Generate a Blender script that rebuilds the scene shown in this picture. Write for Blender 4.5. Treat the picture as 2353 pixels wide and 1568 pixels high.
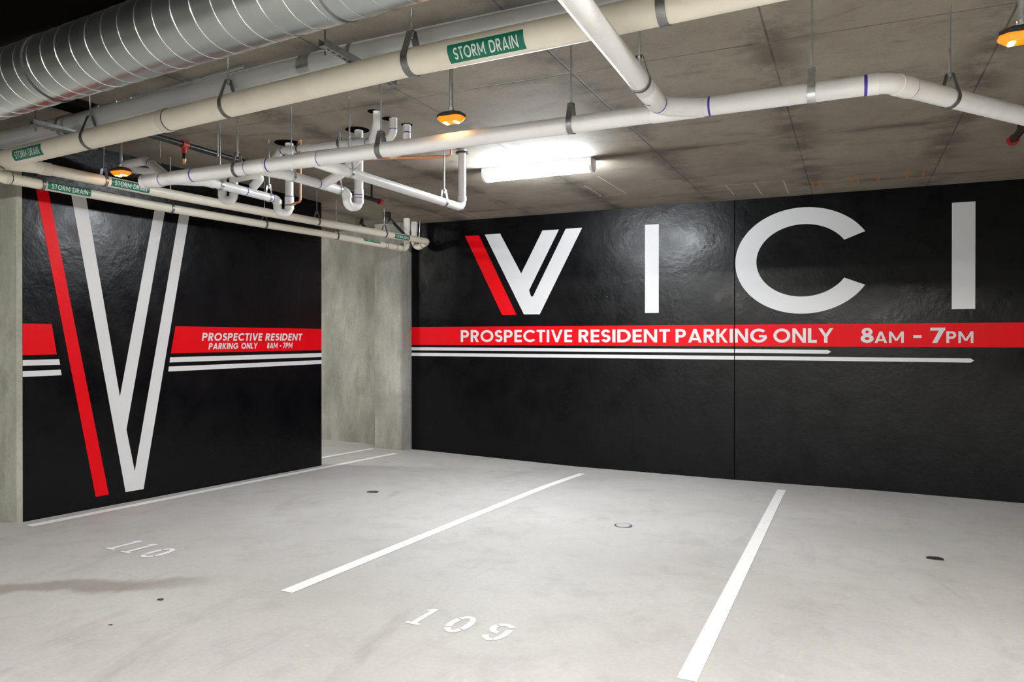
import bpy, math, random
from mathutils import Vector, Matrix
import numpy as np
random.seed(7)
for o in list(bpy.data.objects): bpy.data.objects.remove(o)
S = bpy.context.scene
COL = S.collection
PI = math.pi

# ---------------------------------------------------------------- camera
EYE = 1.6
FPX, YAW, PITCH = 1691.37, 0.433375, -0.0033005
CXP, CYP = 1176.5, 784.0
cam = bpy.data.objects.new('camera', bpy.data.cameras.new('camera'))
COL.objects.link(cam)
cam.location = (0, 0, EYE)
cam.rotation_euler = (PI/2 + PITCH, 0, YAW)
cam.data.sensor_width = 36.0
cam.data.lens = 36.0*FPX/2353.0
cam.data.clip_start = 0.05
S.camera = cam
# ---------------------------------------------------------------- world, exposure
w = bpy.data.worlds.new('world'); S.world = w; w.use_nodes = True
w.node_tree.nodes['Background'].inputs[0].default_value = (0.02, 0.022, 0.025, 1)
w.node_tree.nodes['Background'].inputs[1].default_value = 0.5
S.view_settings.view_transform = 'Standard'
S.view_settings.look = 'None'
S.view_settings.gamma = 1.0
S.view_settings.use_curve_mapping = False
S.view_settings.exposure = 3.17
LAMP = 28.0          # emission of the fluorescent lenses

# ---------------------------------------------------------------- photo measurements -> places
def ray(px, py):
    u = (px-CXP)/FPX; v = -(py-CYP)/FPX
    F = math.cos(PITCH)-v*math.sin(PITCH); U = math.sin(PITCH)+v*math.cos(PITCH)
    s, c = math.sin(YAW), math.cos(YAW)
    return Vector((-s*F+c*u, c*F+s*u, U))
def aX(px, py, X): d = ray(px, py); d *= X/d.x; d.z += EYE; return d
def aY(px, py, Y): d = ray(px, py); d *= Y/d.y; d.z += EYE; return d
def aZ(px, py, Zr): d = ray(px, py); d *= Zr/d.z; d.z += EYE; return d      # Zr: height above the eye
def aD(px, py, D): d = ray(px, py); d *= D; d.z += EYE; return d            # D: depth from the camera
def proj(P):
    s, c = math.sin(YAW), math.cos(YAW)
    x, y, z = P[0], P[1], P[2]-EYE
    F = -s*x+c*y; R = c*x+s*y
    F2 = F*math.cos(PITCH)+z*math.sin(PITCH); U2 = -F*math.sin(PITCH)+z*math.cos(PITCH)
    return CXP+FPX*R/F2, CYP-FPX*U2/F2
XL, YR = -6.7215, 10.4304
def floor_z(x, y):
    z = -0.0138669*x-0.0321754*y
    t = min(1, max(0, (y-8.0)/2.43)); t = t*t*(3-2*t)
    c = float(np.interp(x, [-6.65, -3.8, -1.48, .31, 1.84, 4], [0, -.039, -.022, .008, .013, .01]))
    return z+t*c
def ceil_z(x, y): return EYE+1.83227-0.00224*x+0.005695*y
def onF(px, py):
    d = ray(px, py); t = 3.0
    for _ in range(60):
        p = d*t; t = (floor_z(p.x, p.y)-EYE)/d.z
    p = d*t; p.z += EYE; return p
def onC(px, py):
    d = ray(px, py); t = 1.83227/(d.z+0.00224*d.x-0.005695*d.y); p = d*t; p.z += EYE; return p

# ---------------------------------------------------------------- materials
def mat(name, base=(0.8, 0.8, 0.8), rough=0.5, metal=0.0, spec=0.5, emit=None, estr=0, coat=0.0):
    m = bpy.data.materials.new(name); m.use_nodes = True
    b = m.node_tree.nodes['Principled BSDF']
    b.inputs['Base Color'].default_value = (*base, 1)
    b.inputs['Roughness'].default_value = rough
    b.inputs['Metallic'].default_value = metal
    b.inputs['Specular IOR Level'].default_value = spec
    b.inputs['Coat Weight'].default_value = coat
    if emit:
        b.inputs['Emission Color'].default_value = (*emit, 1)
        b.inputs['Emission Strength'].default_value = estr
    return m
class NT:
    def __init__(s, m):
        s.m = m; s.t = m.node_tree; s.b = s.t.nodes['Principled BSDF']
        s.co = s.t.nodes.new('ShaderNodeNewGeometry').outputs['Position']
    def new(s, k): return s.t.nodes.new(k)
    def link(s, a, b): s.t.links.new(a, b)
    def put(s, inp, v):
        if hasattr(v, 'links') or isinstance(v, bpy.types.NodeSocket): s.link(v, inp)
        elif isinstance(v, tuple) and inp.type == 'RGBA': inp.default_value = (*v[:3], 1)
        else: inp.default_value = v
    def scale(s, sc, src=None):
        n = s.new('ShaderNodeMapping'); s.link(src or s.co, n.inputs[0]); n.inputs['Scale'].default_value = sc; return n.outputs[0]
    def noise(s, sc, det=4, rough=.55, vec=None, dist=0):
        n = s.new('ShaderNodeTexNoise'); s.link(vec or s.co, n.inputs['Vector'])
        n.inputs['Scale'].default_value = sc; n.inputs['Detail'].default_value = det
        n.inputs['Roughness'].default_value = rough; n.inputs['Distortion'].default_value = dist
        return n.outputs[0]
    def vor(s, sc, vec=None):
        n = s.new('ShaderNodeTexVoronoi'); s.link(vec or s.co, n.inputs['Vector']); n.inputs['Scale'].default_value = sc
        return n.outputs[0]
    def ramp(s, f, a, b, lo=0.0, hi=1.0):
        n = s.new('ShaderNodeMapRange'); s.put(n.inputs[0], f)
        for i, v in enumerate((a, b, lo, hi)): n.inputs[i+1].default_value = v
        return n.outputs[0]
    def math(s, op, a, b=0.0):
        n = s.new('ShaderNodeMath'); n.operation = op; s.put(n.inputs[0], a); s.put(n.inputs[1], b); return n.outputs[0]
    def mix(s, f, a, b, mode='MIX'):
        n = s.new('ShaderNodeMix'); n.data_type = 'RGBA'; n.blend_type = mode
        s.put(n.inputs[0], f); s.put(n.inputs[6], a); s.put(n.inputs[7], b); return n.outputs[2]
    def xyz(s):
        n = s.new('ShaderNodeSeparateXYZ'); s.link(s.co, n.inputs[0]); return n.outputs
    def bump(s, h, st, dist=0.01):
        n = s.new('ShaderNodeBump'); s.link(h, n.inputs['Height']); n.inputs['Strength'].default_value = st
        n.inputs['Distance'].default_value = dist; s.link(n.outputs[0], s.b.inputs['Normal'])
    def base(s, c): s.link(c, s.b.inputs['Base Color'])
    def rough(s, c): s.link(c, s.b.inputs['Roughness'])
M = {}
def band(n, coord, pos, half):       # 1 near coord == pos
    d = n.math('ABSOLUTE', n.math('SUBTRACT', coord, pos)); return n.ramp(d, half, half*.35, 0, 1)
# floor concrete
m = mat('floor_concrete', rough=.62, spec=.4); n = NT(m)
a = n.noise(.55, 6, .6); b = n.noise(3.2, 8, .65); c = n.noise(38, 4, .7)
sx = n.scale((.9, .22, 1)); sw = n.noise(2.2, 7, .7, sx, 1.2)
col = n.mix(n.ramp(a, .35, .7), (.47, .46, .44), (.57, .565, .55))
col = n.mix(n.ramp(b, .52, .75, 0, .55), col, (.37, .355, .33))
col = n.mix(n.ramp(sw, .56, .72, 0, .5), col, (.31, .30, .28))
col = n.mix(n.ramp(n.noise(11, 5, .7), .66, .72, 0, .6), col, (.66, .655, .64))
col = n.mix(n.ramp(c, .3, .7, .0, .22), col, (.26, .25, .235))
spk = n.ramp(n.vor(4.3), .035, .015, 0, .75); gate = n.ramp(n.noise(.9, 2), .5, .6)
col = n.mix(n.math('MULTIPLY', spk, gate), col, (.17, .16, .15))
# brown water stain left of stall 110
X_, Y_, Z_ = n.xyz()
wob = n.math('MULTIPLY', n.math('SUBTRACT', n.noise(2.4, 5), .5), .55)
st_c = n.math('ADD', n.math('MULTIPLY', n.math('ADD', X_, 4.9), .72), n.math('ADD', 3.02, wob))
dd = n.math('ABSOLUTE', n.math('SUBTRACT', Y_, st_c))
mk = n.math('MULTIPLY', n.ramp(dd, .19, .09, 0, 1), n.math('MULTIPLY', n.ramp(X_, -3.95, -4.3, 0, 1), n.ramp(X_, -6.2, -5.4, 0, 1)))
col = n.mix(n.math('MULTIPLY', mk, .62), col, (.24, .205, .17))
n.base(col); n.rough(n.ramp(b, .3, .7, .5, .72)); n.bump(n.noise(60, 5, .7), .18, .004); M['floor'] = m
# ceiling concrete with form joints
m = mat('ceiling_concrete', rough=.8, spec=.25); n = NT(m)
X_, Y_, Z_ = n.xyz()
a = n.noise(.8, 6, .62); b = n.noise(4.5, 8, .7)
col = n.mix(n.ramp(a, .35, .68), (.255, .225, .182), (.345, .31, .252))
col = n.mix(n.ramp(n.noise(1.7, 6, .65, n.scale((1, 2.2, 1)), .6), .56, .72, 0, .7), col, (.125, .110, .088))
col = n.mix(n.ramp(b, .5, .75, 0, .35), col, (.13, .115, .092))
def joints(coord, first, step, half, seed):
    t = n.math('ADD', n.math('DIVIDE', n.math('SUBTRACT', coord, first), step), 0.5)
    fr = n.math('SUBTRACT', n.math('FRACT', t), .5)
    return n.math('MULTIPLY', n.math('ABSOLUTE', fr), step)
jx = joints(X_, -1.79, 1.31, 0, 0); jy = joints(Y_, 7.31, 2.44, 0, 0)
jw = n.math('MULTIPLY', n.ramp(jx, .26, .05), n.ramp(n.noise(1.9, 7, .7), .42, .58))
jw2 = n.math('MULTIPLY', n.ramp(jy, .14, .02), n.ramp(n.noise(1.2, 5, .6), .48, .66))
col = n.mix(n.math('MULTIPLY', n.math('MAXIMUM', jw, jw2), .68), col, (.075, .068, .056))
ln = n.math('MAXIMUM', n.ramp(jx, .009, .003), n.ramp(jy, .009, .003))
col = n.mix(n.math('MULTIPLY', ln, n.ramp(n.noise(2.3, 3), .3, .6, .25, .85)), col, (.05, .045, .038))
col = n.mix(n.ramp(n.noise(70, 3, .8), .4, .75, 0, .25), col, (.055, .05, .04))
n.base(col); n.bump(n.math('ADD', n.noise(40, 5, .7), n.math('MULTIPLY', ln, -2.0)), .2, .006); M['ceiling'] = m
# raw wall concrete
m = mat('wall_concrete', rough=.75, spec=.3); n = NT(m)
v = n.scale((1, 1, .35)); a = n.noise(1.3, 7, .65, v); b = n.noise(5, 8, .7, v)
col = n.mix(n.ramp(a, .38, .64), (.23, .226, .195), (.44, .435, .385))
col = n.mix(n.ramp(n.noise(.9, 5, .6), .5, .62, 0, .45), col, (.17, .167, .145))
col = n.mix(n.ramp(b, .5, .72, 0, .5), col, (.16, .157, .135))
col = n.mix(n.ramp(n.noise(30, 4, .7), .45, .75, 0, .3), col, (.13, .13, .115))
n.base(col); n.bump(n.noise(25, 6, .7), .25, .01); M['concrete'] = m
# black semi-gloss mural paint
def paint(name, col, rough, bumpk, spec=.5):
    m = mat(name, col, rough, spec=spec); n = NT(m)
    h = n.math('ADD', n.math('MULTIPLY', n.noise(2.0, 5, .55), 2.2), n.math('ADD', n.math('MULTIPLY', n.noise(16, 4, .6), .35), n.math('MULTIPLY', n.noise(70, 3, .6), .10)))
    pits = n.math('MULTIPLY', n.ramp(n.vor(5.5), .07, .02), n.ramp(n.noise(1.1, 2), .5, .62))
    h = n.math('SUBTRACT', h, pits)
    n.bump(h, bumpk, .02); n.rough(n.ramp(n.noise(3, 4), .3, .7, rough-.06, rough+.08))
    return m
M['black'] = paint('black_mural_paint', (.0016, .0018, .0025), .30, .20, .22)
M['redpaint'] = paint('red_mural_paint', (.72, .0008, .006), .45, .12, .15)
M['whitepaint'] = paint('white_mural_paint', (.645, .645, .655), .55, .1, .2)
m = mat('stall_line_paint', (.86, .86, .85), .6, spec=.3); n = NT(m)
n.base(n.mix(n.ramp(n.noise(14, 6, .7), .56, .72, 0, .45), (.88, .88, .87), (.60, .58, .55))); M['line'] = m
# plastics and metals
def pvc(name, c1, c2, rough=.35):
    m = mat(name, c1, rough, spec=.5); n = NT(m)
    n.base(n.mix(n.ramp(n.noise(6, 6, .65), .5, .75, 0, .6), c1, c2)); return m
M['pvc'] = pvc('white_pvc', (.80, .80, .80), (.66, .65, .63))
M['pvc_cream'] = pvc('cream_pvc', (.82, .775, .66), (.72, .68, .57), .42)
M['pvc_fit'] = pvc('pvc_fitting', (.84, .84, .83), (.74, .73, .71), .3)
M['cream_fit'] = pvc('cream_pvc_fitting', (.70, .665, .585), (.58, .55, .48), .42)
M['primer'] = mat('purple_primer', (.06, .035, .42), .45)
M['gap'] = mat('dark_seam', (.035, .033, .035), .7)
def galv(name, c1, c2, rough, sc):
    m = mat(name, c1, rough, 1.0); n = NT(m)
    f = n.noise(sc, 5, .7); n.base(n.mix(n.ramp(f, .35, .7), c1, c2)); n.rough(n.ramp(n.noise(sc*.4, 3, .5), .3, .7, rough-.02, rough+.04)); return m
M['duct'] = galv('galvanised_duct', (.56, .60, .59), (.61, .65, .64), .27, 3)
M['galv'] = galv('galvanised_pipe', (.64, .67, .70), (.70, .73, .76), .36, 4); M['galv'].node_tree.nodes['Principled BSDF'].inputs['Metallic'].default_value = .35
M['steel'] = galv('zinc_steel', (.55, .58, .60), (.72, .74, .76), .28, 30)
M['dsteel'] = galv('dull_steel', (.24, .24, .245), (.34, .34, .34), .42, 30)
M['strut'] = galv('strut_steel', (.30, .32, .32), (.45, .47, .47), .45, 20)
M['blackpipe'] = mat('black_iron', (.012, .012, .013), .35)
M['redfit'] = mat('red_fitting', (.42, .03, .022), .4)
M['brass'] = mat('brass', (.80, .55, .22), .3, 1.0)
M['copper'] = mat('copper', (.82, .33, .16), .35, .85)
M['amber'] = mat('amber_lens', (1.0, .20, .01), .15, emit=(1.0, .13, .004), estr=.20)
M['led'] = mat('lit_led', (1, .8, .4), .2, emit=(1.0, .70, .25), estr=5)
M['dark'] = mat('dark_housing', (.035, .03, .032), .45)
M['label'] = mat('green_label', (.0, .17, .105), .4)
M['labeltext'] = mat('label_text', (.78, .84, .80), .5)
M['void'] = mat('dark_void', (.008, .007, .006), .95, spec=.0)  # near-black colour stands for the shade inside openings
M['chalk'] = mat('chalk', (.62, .58, .52), .9)
M['orange'] = mat('orange_marker', (.50, .21, .055), .9)
M['lampbody'] = mat('lamp_body', (.80, .81, .83), .4)
M['lens_rear'] = mat('fluorescent_lens', (.9, .9, .9), .4, emit=(1.0, .98, .94), estr=LAMP*2.1)
M['lens_fill'] = mat('fluorescent_lens', (.9, .9, .9), .4, emit=(1.0, .98, .94), estr=LAMP*1.25)
M['lens'] = mat('fluorescent_lens', (.9, .9, .9), .4, emit=(.90, .95, 1.0), estr=LAMP)
M['debris'] = mat('black_debris', (.03, .03, .033), .35)
M['leaf'] = mat('dry_leaf', (.06, .03, .022), .7)

# ---------------------------------------------------------------- objects
WL = {}                                # world location of every object
def link(o, parent, loc):
    COL.objects.link(o); WL[o] = Vector(loc)
    if parent is not None:
        o.parent = parent; o.location = Vector(loc)-WL[parent]
    else: o.location = loc
def thing(name, loc, label, cat, group=None):
    o = bpy.data.objects.new(name, None); o.empty_display_size = .1; link(o, None, loc)
    tag(o, label, cat, group); return o
def tag(o, label=None, cat=None, group=None, kind=None):
    if label: o['label'] = label
    if cat: o['category'] = cat
    if group: o['group'] = group
    if kind: o['kind'] = kind
    return o
class MB:
    def __init__(s): s.v = []; s.f = []; s.mi = []; s.cur = 0
    def add(s, vs, fs):
        k = len(s.v); s.v += [tuple(x) for x in vs]; s.f += [tuple(i+k for i in f) for f in fs]; s.mi += [s.cur]*len(fs); return s
    def box(s, x0, x1, y0, y1, z0, z1):
        v = [(x, y, z) for x in (x0, x1) for y in (y0, y1) for z in (z0, z1)]
        return s.add(v, [(0, 1, 3, 2), (4, 6, 7, 5), (0, 4, 5, 1), (2, 3, 7, 6), (0, 2, 6, 4), (1, 5, 7, 3)])
    def obox(s, c, ax, ay, az, hx, hy, hz):        # oriented box
        c = Vector(c); v = [c+ax*(i*hx)+ay*(j*hy)+az*(k*hz) for i in (-1, 1) for j in (-1, 1) for k in (-1, 1)]
        return s.add(v, [(0, 1, 3, 2), (4, 6, 7, 5), (0, 4, 5, 1), (2, 3, 7, 6), (0, 2, 6, 4), (1, 5, 7, 3)])
    def tube(s, pts, r, n=20, cap=True, rs=None):
        pts = [Vector(p) for p in pts]; k0 = len(s.v); N = len(pts)
        T = []
        for i in range(N):
            a = pts[max(i-1, 0)]; b = pts[min(i+1, N-1)]; T.append((b-a).normalized())
        ref = Vector((0, 0, 1)) if abs(T[0].z) < .9 else Vector((1, 0, 0))
        u = (ref-T[0]*ref.dot(T[0])).normalized(); V = []
        for i in range(N):
            if i: u = (u-T[i]*u.dot(T[i])).normalized()
            w_ = T[i].cross(u); rr = rs[i] if rs else r
            for j in range(n):
                a = 2*PI*j/n; V.append(pts[i]+u*(math.cos(a)*rr)+w_*(math.sin(a)*rr))
        F = []
        for i in range(N-1):
            for j in range(n):
                j2 = (j+1) % n; F.append((i*n+j, i*n+j2, (i+1)*n+j2, (i+1)*n+j))
        if cap: F.append(tuple(range(n-1, -1, -1))); F.append(tuple(range((N-1)*n, N*n)))
        return s.add(V, F)
    def ring(s, c, t, r, w_, th=.0, n=28):         # band (closed sleeve) around axis t
        c = Vector(c); t = Vector(t).normalized()
        return s.tube([c-t*(w_/2), c+t*(w_/2)], r+th, n)
    def build(s, name, m, parent=None, smooth=None, bevel=0):
        vs = np.array(s.v); lo = vs.min(0); hi = vs.max(0)
        loc = Vector(((lo[0]+hi[0])/2, (lo[1]+hi[1])/2, lo[2])) if parent is None else WL[parent]
        me = bpy.data.meshes.new(name); me.from_pydata([tuple(Vector(v)-loc) for v in s.v], [], s.f)
        ms = m if isinstance(m, (list, tuple)) else [m]
        for x in ms: me.materials.append(x)
        me.polygons.foreach_set('material_index', s.mi)
        me.validate(); me.update()
        import bmesh
        bm = bmesh.new(); bm.from_mesh(me)
        if smooth != 'flat_paint': bmesh.ops.recalc_face_normals(bm, faces=bm.faces)
        if smooth and smooth != 'flat_paint':
            for f in bm.faces: f.smooth = len(f.verts) == 4
            for e in bm.edges:
                if len(e.link_faces) == 2 and e.link_faces[0].normal.angle(e.link_faces[1].normal, 0) > math.radians(38): e.smooth = False
        bm.to_mesh(me); bm.free()
        o = bpy.data.objects.new(name, me); link(o, parent, loc)
        if bevel:
            b = o.modifiers.new('bevel', 'BEVEL'); b.width = bevel; b.segments = 2; b.limit_method = 'ANGLE'
        return o
def fillet(pts, R, n=7):
    pts = [Vector(p) for p in pts]; out = [pts[0]]
    for i in range(1, len(pts)-1):
        a, b, c = pts[i-1], pts[i], pts[i+1]; d1 = (a-b); d2 = (c-b); l1, l2 = d1.length, d2.length
        d1.normalize(); d2.normalize(); ang = d1.angle(d2)
        if ang > math.radians(176): out.append(b); continue
        t = min(R/math.tan(ang/2), l1*.48, l2*.48); p, q = b+d1*t, b+d2*t
        r_ = t*math.tan(ang/2); ctr = b+(d1+d2).normalized()*(r_/math.sin(ang/2))
        for k in range(n+1):
            s_ = k/n; a0 = p-ctr; a1 = q-ctr; th = a0.angle(a1)
            v = (a0*math.sin((1-s_)*th)+a1*math.sin(s_*th))/math.sin(th) if th > 1e-4 else a0
            out.append(ctr+v)
    out.append(pts[-1]); return out
def seek(path, px=None, py=None):
    best = None
    for a, b in zip(path[:-1], path[1:]):
        for k in range(41):
            p = a.lerp(b, k/40)
            s_, c_ = math.sin(YAW), math.cos(YAW)
            if -s_*p.x+c_*p.y < .3: continue
            q = proj(p); e = abs(q[0]-px) if px is not None else abs(q[1]-py)
            if best is None or e < best[0]: best = (e, p, (b-a).normalized())
    return best[1], best[2]

# ---------------------------------------------------------------- stroke lettering
def V_(x0, y0, x1, y1, w, n=5):
    hw = w/2*math.hypot(x1-x0, y1-y0)/abs(y1-y0)
    return [[((x0+(x1-x0)*k/n)-hw, y0+(y1-y0)*k/n), ((x0+(x1-x0)*k/n)+hw, y0+(y1-y0)*k/n)] for k in range(n+1)]
def H_(x0, x1, y, w, n=3): return [[(x0+(x1-x0)*k/n, y-w/2), (x0+(x1-x0)*k/n, y+w/2)] for k in range(n+1)]
def A_(cx, cy, rx, ry, a0, a1, w, n=None, wv=None):
    n = n or max(4, int(abs(a1-a0)/12)); wv = wv or w; L = []
    for k in range(n+1):
        a = math.radians(a0+(a1-a0)*k/n); c, s_ = math.cos(a), math.sin(a)
        L.append([(cx+(rx-w/2)*c, cy+(ry-wv/2)*s_), (cx+(rx+w/2)*c, cy+(ry+wv/2)*s_)])
    return L
def glyph(ch, w=.19):
    h = w/2
    if ch == ' ': return .36, []
    if ch == 'I': return w, [V_(h, 0, h, 1, w)]
    if ch == 'P': return .40+.22+h-.04, [V_(h, 0, h, 1, w), H_(h, .36, 1-h, w), H_(h, .36, .46, w), A_(.36, (1-h+.46)/2, .20, (1-h-.46)/2, -90, 90, w)]
    if ch == 'R': return .66, [V_(h, 0, h, 1, w), H_(h, .34, 1-h, w), H_(h, .34, .48, w), A_(.34, (1-h+.48)/2, .20, (1-h-.48)/2, -90, 90, w), V_(.54, 0, .33, .45, w)]
    if ch == 'O': return 1.0, [A_(.5, .5, .5-h, .5-h, 0, 360, w)]
    if ch == 'S':
        r = (1-w)/4; return .58, [A_(.29, .5+r, .29-h, r, 20, 270, w), A_(.29, .5-r, .29-h, r, 90, -160, w)]
    if ch == 'E': return .55, [V_(h, 0, h, 1, w), H_(h, .55, 1-h, w), H_(h, .52, .5, w), H_(h, .55, h, w)]
    if ch == 'C': return .86, [A_(.5, .5, .5-h, .5-h, 42, 318, w)]
    if ch == 'T': return .62, [H_(0, .62, 1-h, w), V_(.31, 0, .31, 1-h, w)]
    if ch == 'V': return .84, [V_(.42, 0, .1, 1, w*.92), V_(.42, 0, .74, 1, w*.92)]
    if ch == 'D': return .82, [V_(h, 0, h, 1, w), H_(h, .34, 1-h, w), H_(h, .34, h, w), A_(.34, .5, .48-h, .5-h, -90, 90, w)]
    if ch == 'N': return .80, [V_(h, 0, h, 1, w*.9), V_(.8-h, 0, .8-h, 1, w*.9), V_(.8-h, 0, h, 1, w*.9)]
    if ch == 'A': return .86, [V_(.1, 0, .43, 1, w*.92), V_(.76, 0, .43, 1, w*.92), H_(.2, .66, .25, w*.85)]
    if ch == 'K': return .70, [V_(h, 0, h, 1, w), V_(.2, .42, .58, 1, w*.85), V_(.60, 0, .28, .55, w*.85)]
    if ch == 'G': return .94, [A_(.5, .5, .5-h, .5-h, 42, 350, w), H_(.52, .95, .46, w*.9)]
    if ch == 'L': return .50, [V_(h, 0, h, 1, w), H_(h, .5, h, w)]
    if ch == 'Y': return .80, [V_(.4, .42, .08, 1, w*.9), V_(.4, .42, .72, 1, w*.9), V_(.4, 0, .4, .48, w)]
    if ch == 'M': return 1.0, [V_(h, 0, h, 1, w*.9), V_(1-h, 0, 1-h, 1, w*.9), V_(.5, .2, h, 1, w*.8), V_(.5, .2, 1-h, 1, w*.8)]
    if ch == '8': return .60, [A_(.3, .74, .24-h*.8, .26-h*.8, 0, 360, w*.9), A_(.3, .29, .30-h, .29-h, 0, 360, w)]
    if ch == '7': return .58, [H_(0, .58, 1-h, w), V_(.17, 0, .47, 1-h, w)]
    if ch == '-': return .34, [H_(0, .34, .42, w)]
    raise KeyError(ch)
def word(txt, w=.19, gap=.11):
    x = 0; out = []
    for ch in txt:
        a, st = glyph(ch, w); out += [[[(p[0]+x, p[1]) for p in pr] for pr in s_] for s_ in st]; x += a+gap
    return x-gap, out
def strips_to(mb, strips, f):
    for k, s_ in enumerate(strips):
        vs = []
        for pr in s_: vs += [f(pr[0][0], pr[0][1], k), f(pr[1][0], pr[1][1], k)]
        mb.add(vs, [(2*i, 2*i+1, 2*i+3, 2*i+2) for i in range(len(s_)-1)])

# ================================================================ SETTING
def struct(o): o['kind'] = 'structure'; return o
g = MB(); nx, ny = 100, 88; x0, x1, y0, y1 = -16, 9, -9, 13
for j in range(ny+1):
    for i in range(nx+1):
        x = x0+(x1-x0)*i/nx; y = y0+(y1-y0)*j/ny; g.v.append((x, y, floor_z(x, y)))
for j in range(ny):
    for i in range(nx): k = j*(nx+1)+i; g.f.append((k, k+1, k+nx+2, k+nx+1)); g.mi.append(0)
k = len(g.v); g.add([(x0, y0, -1), (x1, y0, -1), (x1, y1, -1), (x0, y1, -1)], [(0, 1, 2, 3)])
FLOOR = struct(g.build('floor', M['floor'], smooth=True))
# slab with an added near-black opening to darken it beyond the spiral duct
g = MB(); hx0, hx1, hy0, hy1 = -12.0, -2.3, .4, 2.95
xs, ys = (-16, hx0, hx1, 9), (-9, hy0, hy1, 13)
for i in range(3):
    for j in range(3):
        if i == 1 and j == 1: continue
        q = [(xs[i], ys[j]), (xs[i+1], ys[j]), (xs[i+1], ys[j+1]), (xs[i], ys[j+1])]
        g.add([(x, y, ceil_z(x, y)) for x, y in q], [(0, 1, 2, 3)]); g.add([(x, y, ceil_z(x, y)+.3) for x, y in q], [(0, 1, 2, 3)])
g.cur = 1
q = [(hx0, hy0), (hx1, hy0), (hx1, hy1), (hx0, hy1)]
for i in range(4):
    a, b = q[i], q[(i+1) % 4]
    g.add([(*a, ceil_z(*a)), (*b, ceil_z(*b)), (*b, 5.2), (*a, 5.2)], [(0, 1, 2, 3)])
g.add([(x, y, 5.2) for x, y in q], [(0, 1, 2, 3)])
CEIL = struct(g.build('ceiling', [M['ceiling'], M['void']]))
# left wall: stub wall with a raw concrete end and a chamfered arris
g = MB(); z0, z1 = -.6, 3.6; ch = .028
prof = [(-6.995, 4.09), (XL-ch, 4.09), (XL, 4.125), (XL, 8.2), (-6.995, 8.2)]
v = [(x, y, z) for z in (z0, z1) for x, y in prof]; nn = len(prof)
for i in range(nn):
    g.cur = 1 if i == 2 else 0
    j = (i+1) % nn; g.add([v[i], v[j], v[j+nn], v[i+nn]], [(0, 1, 2, 3)])
WALL_L = struct(g.build('wall_left', [M['concrete'], M['black']]))
# right wall: two black panels with an open joint between them
g = MB(); JX = -1.468
g.box(-6.67, JX-.006, YR, YR+.25, z0, z1); g.box(JX+.006, 9, YR, YR+.25, z0, z1)
g.cur = 1; g.box(JX-.0065, JX+.0065, YR+.02, YR+.2, z0, z1)
WALL_R = struct(g.build('wall_right', [M['black'], M['void']]))
g = MB(); g.box(-16, -7.0, 10.62, 10.9, z0, z1); struct(g.build('wall_back', M['concrete']))
g = MB(); g.box(-16.2, -16, -9, 13, z0, z1); struct(g.build('wall_far_left', M['concrete']))
g = MB(); g.box(9, 9.2, -9, 13, z0, z1); struct(g.build('wall_far_right', M['concrete']))
g = MB(); g.box(-16, 9, -9.2, -9, z0, z1); struct(g.build('wall_rear', M['concrete']))
g = MB(); c_ = .02; prof = [(-7.262, 10.7), (-7.262, 10.2+c_), (-7.262+c_, 10.2), (XL-c_, 10.2), (XL, 10.2+c_), (XL+.05, 10.45), (XL+.05, 10.7)]
nn = len(prof); v = [(x, y, z) for z in (z0, z1) for x, y in prof]
g.add(v, [(i, (i+1) % nn, (i+1) % nn+nn, i+nn) for i in range(nn)])
o = struct(g.build('column', M['concrete'])); o['label'] = 'square raw concrete column between the black walls'; o['category'] = 'column'

# ---------------------------------------------------------------- murals (paint on the walls, 1.5 mm proud)
def onR(pts, d=.0015): return [(x, YR-d, z+EYE) for x, z in pts]
def onL(pts, d=.0015): return [(XL+d, y, z+EYE) for y, z in pts]
def poly_part(name, pts, m, parent, label=None, thick=None):
    nn = len(pts); g = MB(); g.add(pts, [tuple(range(nn))])
    o = g.build(name, m, parent, 'flat_paint')
    if label: o['label'] = label
    return o
def rect(x0, x1, z0, z1, slant0=0, slant1=0): return [(x0, z0), (x1, z0), (x1+slant1, z1), (x0+slant0, z1)]
def split(x0, x1):      # paint breaks at the open joint
    return [(x0, x1)] if not (x0 < JX < x1) else [(x0, JX-.006), (JX+.006, x1)]
def wallR_poly(name, pts, m, label=None): return poly_part(name, onR(pts), m, WALL_R, label)
def joint_mesh(name, rects, m, label, d=.0015):
    g = MB()
    for r_ in rects: g.add(onR(r_, d), [tuple(range(len(r_)))])
    o = g.build(name, m, WALL_R, 'flat_paint'); o['label'] = label; return o
joint_mesh('red_stripe', [rect(a, b, -.105, .19) for a, b in split(-6.67, 9)], M['redpaint'], 'wide red stripe across the black wall')
t = [(-.295, -.195), (-.265, -.17), (-.295, -.145)]
joint_mesh('white_stripe', [rect(-6.67, JX-.006, -.195, -.145), [(JX+.006, -.195), (-.29, -.197), (-.255, -.172), (-.29, -.147), (JX+.006, -.145)]], M['whitepaint'], 'upper thin white stripe, pointed at its right end')
joint_mesh('white_stripe', [rect(-6.67, JX-.006, -.289, -.237), [(JX+.006, -.289), (1.30, -.291), (1.335, -.266), (1.30, -.241), (JX+.006, -.237)]], M['whitepaint'], 'lower longer thin white stripe, pointed at its right end')
def pxR(L): return [(lambda p: (p.x, p.z-EYE))(aY(x, y, YR)) for x, y in L]
def pxL(L): return [(lambda p: (p.y, p.z-EYE))(aX(x, y, XL)) for x, y in L]
wallR_poly('painted_letter', pxR([(1068.5, 542.5), (1100.7, 541), (1187, 724), (1154.2, 724.6)]), M['redpaint'], 'red slanting bar left of the white letter V')
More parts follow.
